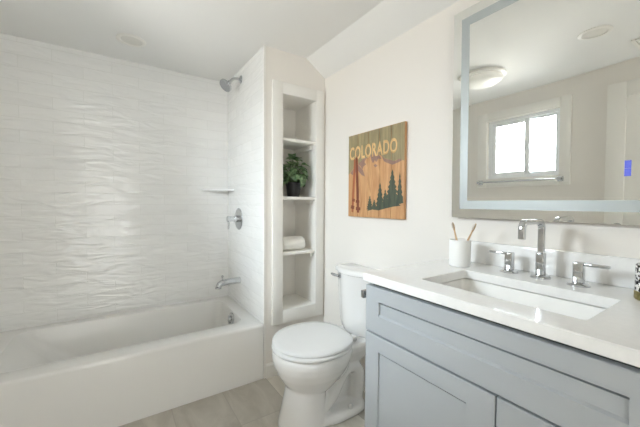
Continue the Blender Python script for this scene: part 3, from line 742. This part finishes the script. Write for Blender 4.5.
bm = add_box(BM(), (1.2935, MY0+.03, MZ0+.02), (XR-.0005, MY1-.03, MZ1-.03), .002); part('mirror_housing', bm, M['edge'], mi)
for z in (1.282, 1.306):
    bm = add_box(BM(), (1.2808, .2575, z), (1.2818, .2725, z+.0235), .0002); part('touch_button', tilt(bm), M['blue'], mi, 'glowing blue touch button', smooth=0)

# ------------------------------------------------------------------ wooden picture
AY0, AY1, AZ0, AZ1 = 1.136, 1.612, 1.110, 1.636; AX = 1.298
ar = thing('wall_art', 'wooden plank picture of skis and a mountain on the wall above the toilet', 'picture', (1.31, 1.375, AZ0))
NB = 5; bw = (AY1-AY0)/NB
for k in range(NB):
    bm = add_box(BM(), (AX, AY0+bw*k+.0013, AZ0), (XR-.004, AY0+bw*(k+1)-.0013, AZ1), .0012); part('board', bm, M['board'], ar)
for z in (AZ0+.08, AZ1-.12):
    bm = add_box(BM(), (XR-.004, AY0+.03, z), (XR-.0005, AY1-.03, z+.04)); part('back_batten', bm, M['board'], ar)
def AP(s, t, lay): return Vector((AX - .0004*lay, AY1 - s*(AY1-AY0), AZ0 + t*(AZ1-AZ0)))
def art(name, polys, m, lay, label=None):
    bm = BM()
    for i, pg in enumerate(polys): add_poly(bm, [AP(s, t, lay + .12*i) for s, t in pg], (.0003, 0, 0))
    return part(name, bm, m, ar, label, smooth=0)
def boards(poly_fn):
    """cut a shape given as lower / upper height functions of s into one strip per board"""
    out = []
    for k in range(NB):
        a, b = k/NB + .003, (k+1)/NB - .003; S = [a + (b-a)*i/8 for i in range(9)]
        lo = [(s, poly_fn(s)[0]) for s in S]; hi = [(s, poly_fn(s)[1]) for s in reversed(S)]
        out.append(lo + hi)
    return out
def pw(pts, s):
    for (a, ya), (b, yb) in zip(pts, pts[1:]):
        if a <= s <= b: return ya + (yb-ya)*(s-a)/(b-a)
    return pts[-1][1]
ridge = [(0, .52), (.06, .56), (.12, .60), (.2, .64), (.27, .67), (.33, .70), (.38, .685), (.44, .715), (.5, .735), (.56, .715), (.62, .70), (.68, .66), (.76, .635), (.84, .61), (.92, .63), (1.0, .60)]
art('printed_sky', boards(lambda s: (pw(ridge, s), .997)), M['sky'], 1, 'olive printed sky')
art('printed_mountain_shade', [[(.2, .64), (.27, .67), (.33, .70), (.36, .69), (.33, .65), (.36, .62), (.31, .60), (.29, .57), (.25, .61)],
    [(.44, .715), (.5, .735), (.56, .715), (.6, .70), (.64, .655), (.58, .665), (.55, .63), (.52, .655), (.49, .62), (.46, .66)],
    [(.5, .60), (.54, .61), (.57, .585), (.53, .57)],
    [(.64, .69), (.70, .65), (.78, .63), (.86, .61), (.92, .63), (.97, .61), (.9, .59), (.82, .575), (.74, .60), (.68, .625)],
    [(.04, .54), (.12, .595), (.2, .635), (.3, .56), (.34, .48), (.28, .50), (.2, .56), (.1, .51)]], M['purple'], 1, 'mauve mountain shading')
def fir(c, b, h, wd, n=6):
    L, Rr = [], []
    for i in range(n):
        t0 = i/n; wA = wd*(1-t0)*.5; wB = wd*(1-(i+1)/n)*.55 + wd*.02
        L += [(c-wA, b+h*t0+.012), (c-wB*.62, b+h*(t0+.8/n))]
        Rr += [(c+wA, b+h*t0+.012), (c+wB*.62, b+h*(t0+.8/n))]
    return [(c-wd*.08, b), *L, (c, b+h), *reversed(Rr), (c+wd*.08, b)]
art('printed_trees', [fir(.44, .085, .17, .13), fir(.52, .09, .12, .12), fir(.62, .10, .30, .17), fir(.71, .12, .20, .15), fir(.82, .13, .40, .27, 8), fir(.935, .16, .33, .12),
    [(.39, .075), (.5, .095), (.6, .085), (.72, .11), (.84, .13), (.985, .18), (.985, .24), (.8, .19), (.6, .13), (.45, .11)]], M['tree'], 2, 'dark green printed firs')
art('printed_ski', [[(.075, .06), (.115, .05), (.135, .3), (.15, .5), (.158, .68), (.14, .72), (.118, .69), (.105, .5), (.09, .3)]], M['ski2'], 3, 'rust printed ski')
art('printed_ski', [[(.19, .05), (.235, .05), (.225, .3), (.21, .5), (.195, .70), (.178, .755), (.16, .71), (.165, .5), (.175, .3)]], M['ski'], 3, 'dark brown printed ski')
for pg in ([(.06, .10), (.13, .09), (.14, .13), (.07, .14)], [(.09, .19), (.14, .18), (.15, .215), (.1, .225)], [(.17, .08), (.26, .08), (.26, .115), (.17, .12)], [(.165, .17), (.24, .17), (.24, .2), (.165, .205)]):
    art('printed_binding', [pg], M['ski'], 4, 'dark printed binding')
cu = bpy.data.curves.new('lettering', 'FONT'); cu.body = 'COLORADO'; cu.size = 1; cu.extrude = .0; cu.offset = .03; cu.space_character = 1.12
to = bpy.data.objects.new('lettering', cu); COL.objects.link(to)
dg = bpy.context.evaluated_depsgraph_get(); dg.update()
tm = bpy.data.meshes.new_from_object(to.evaluated_get(dg)); bpy.data.objects.remove(to)
xs = [v.co.x for v in tm.vertices]; ys = [v.co.y for v in tm.vertices]
bm = BM(); bm.from_mesh(tm); bpy.data.meshes.remove(tm)
for v in bm.verts:
    s = .03 + .86*(v.co.x-min(xs))/(max(xs)-min(xs)); t = .695 + .16*(v.co.y-min(ys))/(max(ys)-min(ys))
    v.co = AP(s, t, 2)
r = bmesh.ops.extrude_face_region(bm, geom=bm.faces[:])
bmesh.ops.translate(bm, verts=[v for v in r['geom'] if isinstance(v, bmesh.types.BMVert)], vec=(.0004, 0, 0))
part('printed_lettering', bm, M['letter'], ar, 'cream printed lettering', smooth=0)

# ------------------------------------------------------------------ ceiling fittings and towel bar
def downlight(x, y, label):
    t = thing('recessed_downlight', label, 'ceiling light', (x, y, ZC), 'recessed downlights')
    bm = BM(); n = 40
    add_lathe(bm, [(.058, .0005), (.084, .0005), (.084, .003), (.077, .007), (.063, .007), (.058, .003)], (x, y, ZC), (0, 0, -1), n, False, False)
    part('trim_ring', bm, M['trim'], t)
    bm = BM(); add_lathe(bm, [(.058, .0004), (.058, .0025), (0, .003)], (x, y, ZC), (0, 0, -1), n); part('lamp_lens', bm, M['downlens'], t)
downlight(.105, 2.35, 'flush round downlight in the ceiling above the bathtub')
downlight(.06, .685, 'flush round downlight reflected near the top of the mirror')
la = thing('flush_ceiling_lamp', 'round white dome ceiling lamp reflected in the mirror above the window', 'ceiling light', (.0, 1.42, ZC))
bm = BM(); add_lathe(bm, [(.165, .0005), (.172, .004), (.172, .02), (.16, .026), (.12, .03)], (0, 1.42, ZC), (0, 0, -1), 48); part('lamp_base', bm, M['trim'], la)
bm = BM(); add_lathe(bm, [(.150, .0265), (.152, .04), (.143, .058), (.115, .074), (.07, .083), (.0, .087)], (0, 1.42, ZC), (0, 0, -1), 48); part('lamp_shade', bm, M['lens'], la)
ve = thing('ceiling_vent', 'square white exhaust vent in the ceiling reflected at the mirror edge', 'vent', (-.36, .50, ZC))
bm = BM(); vx0, vx1, vy0, vy1 = -.46, -.26, .39, .59
for a, b in (((vx0, vy0), (vx1, vy0+.02)), ((vx0, vy1-.02), (vx1, vy1)), ((vx0, vy0+.02), (vx0+.02, vy1-.02)), ((vx1-.02, vy0+.02), (vx1, vy1-.02))): add_box(bm, (a[0], a[1], ZC-.012), (b[0], b[1], ZC-.0005), .002)
part('vent_frame', bm, M['trim'], ve)
bm = BM()
for k in range(7): add_box(bm, (vx0+.02, vy0+.025+.022*k, ZC-.009), (vx1-.02, vy0+.039+.022*k, ZC-.006))
add_box(bm, (vx0+.02, vy0+.02, ZC-.003), (vx1-.02, vy1-.02, ZC-.0005)); part('vent_grille', bm, M['trim'], ve)
tb = thing('towel_bar', 'chrome towel bar mounted across the bottom of the window trim', 'towel bar', (xt, 1.455, 1.375))
for y in (1.10, 1.81):
    bm = BM(); add_box(bm, (xt+.0002, y-.022, 1.352), (xt+.012, y+.022, 1.398), .003); add_box(bm, (xt+.012, y-.012, 1.363), (xt+.065, y+.012, 1.387), .003); part('bar_post', bm, M['dchrome'], tb)
bm = BM(); add_tube(bm, [(xt+.052, 1.11, 1.375), (xt+.052, 1.80, 1.375)], .008, 14); part('bar', bm, M['chrome'], tb)
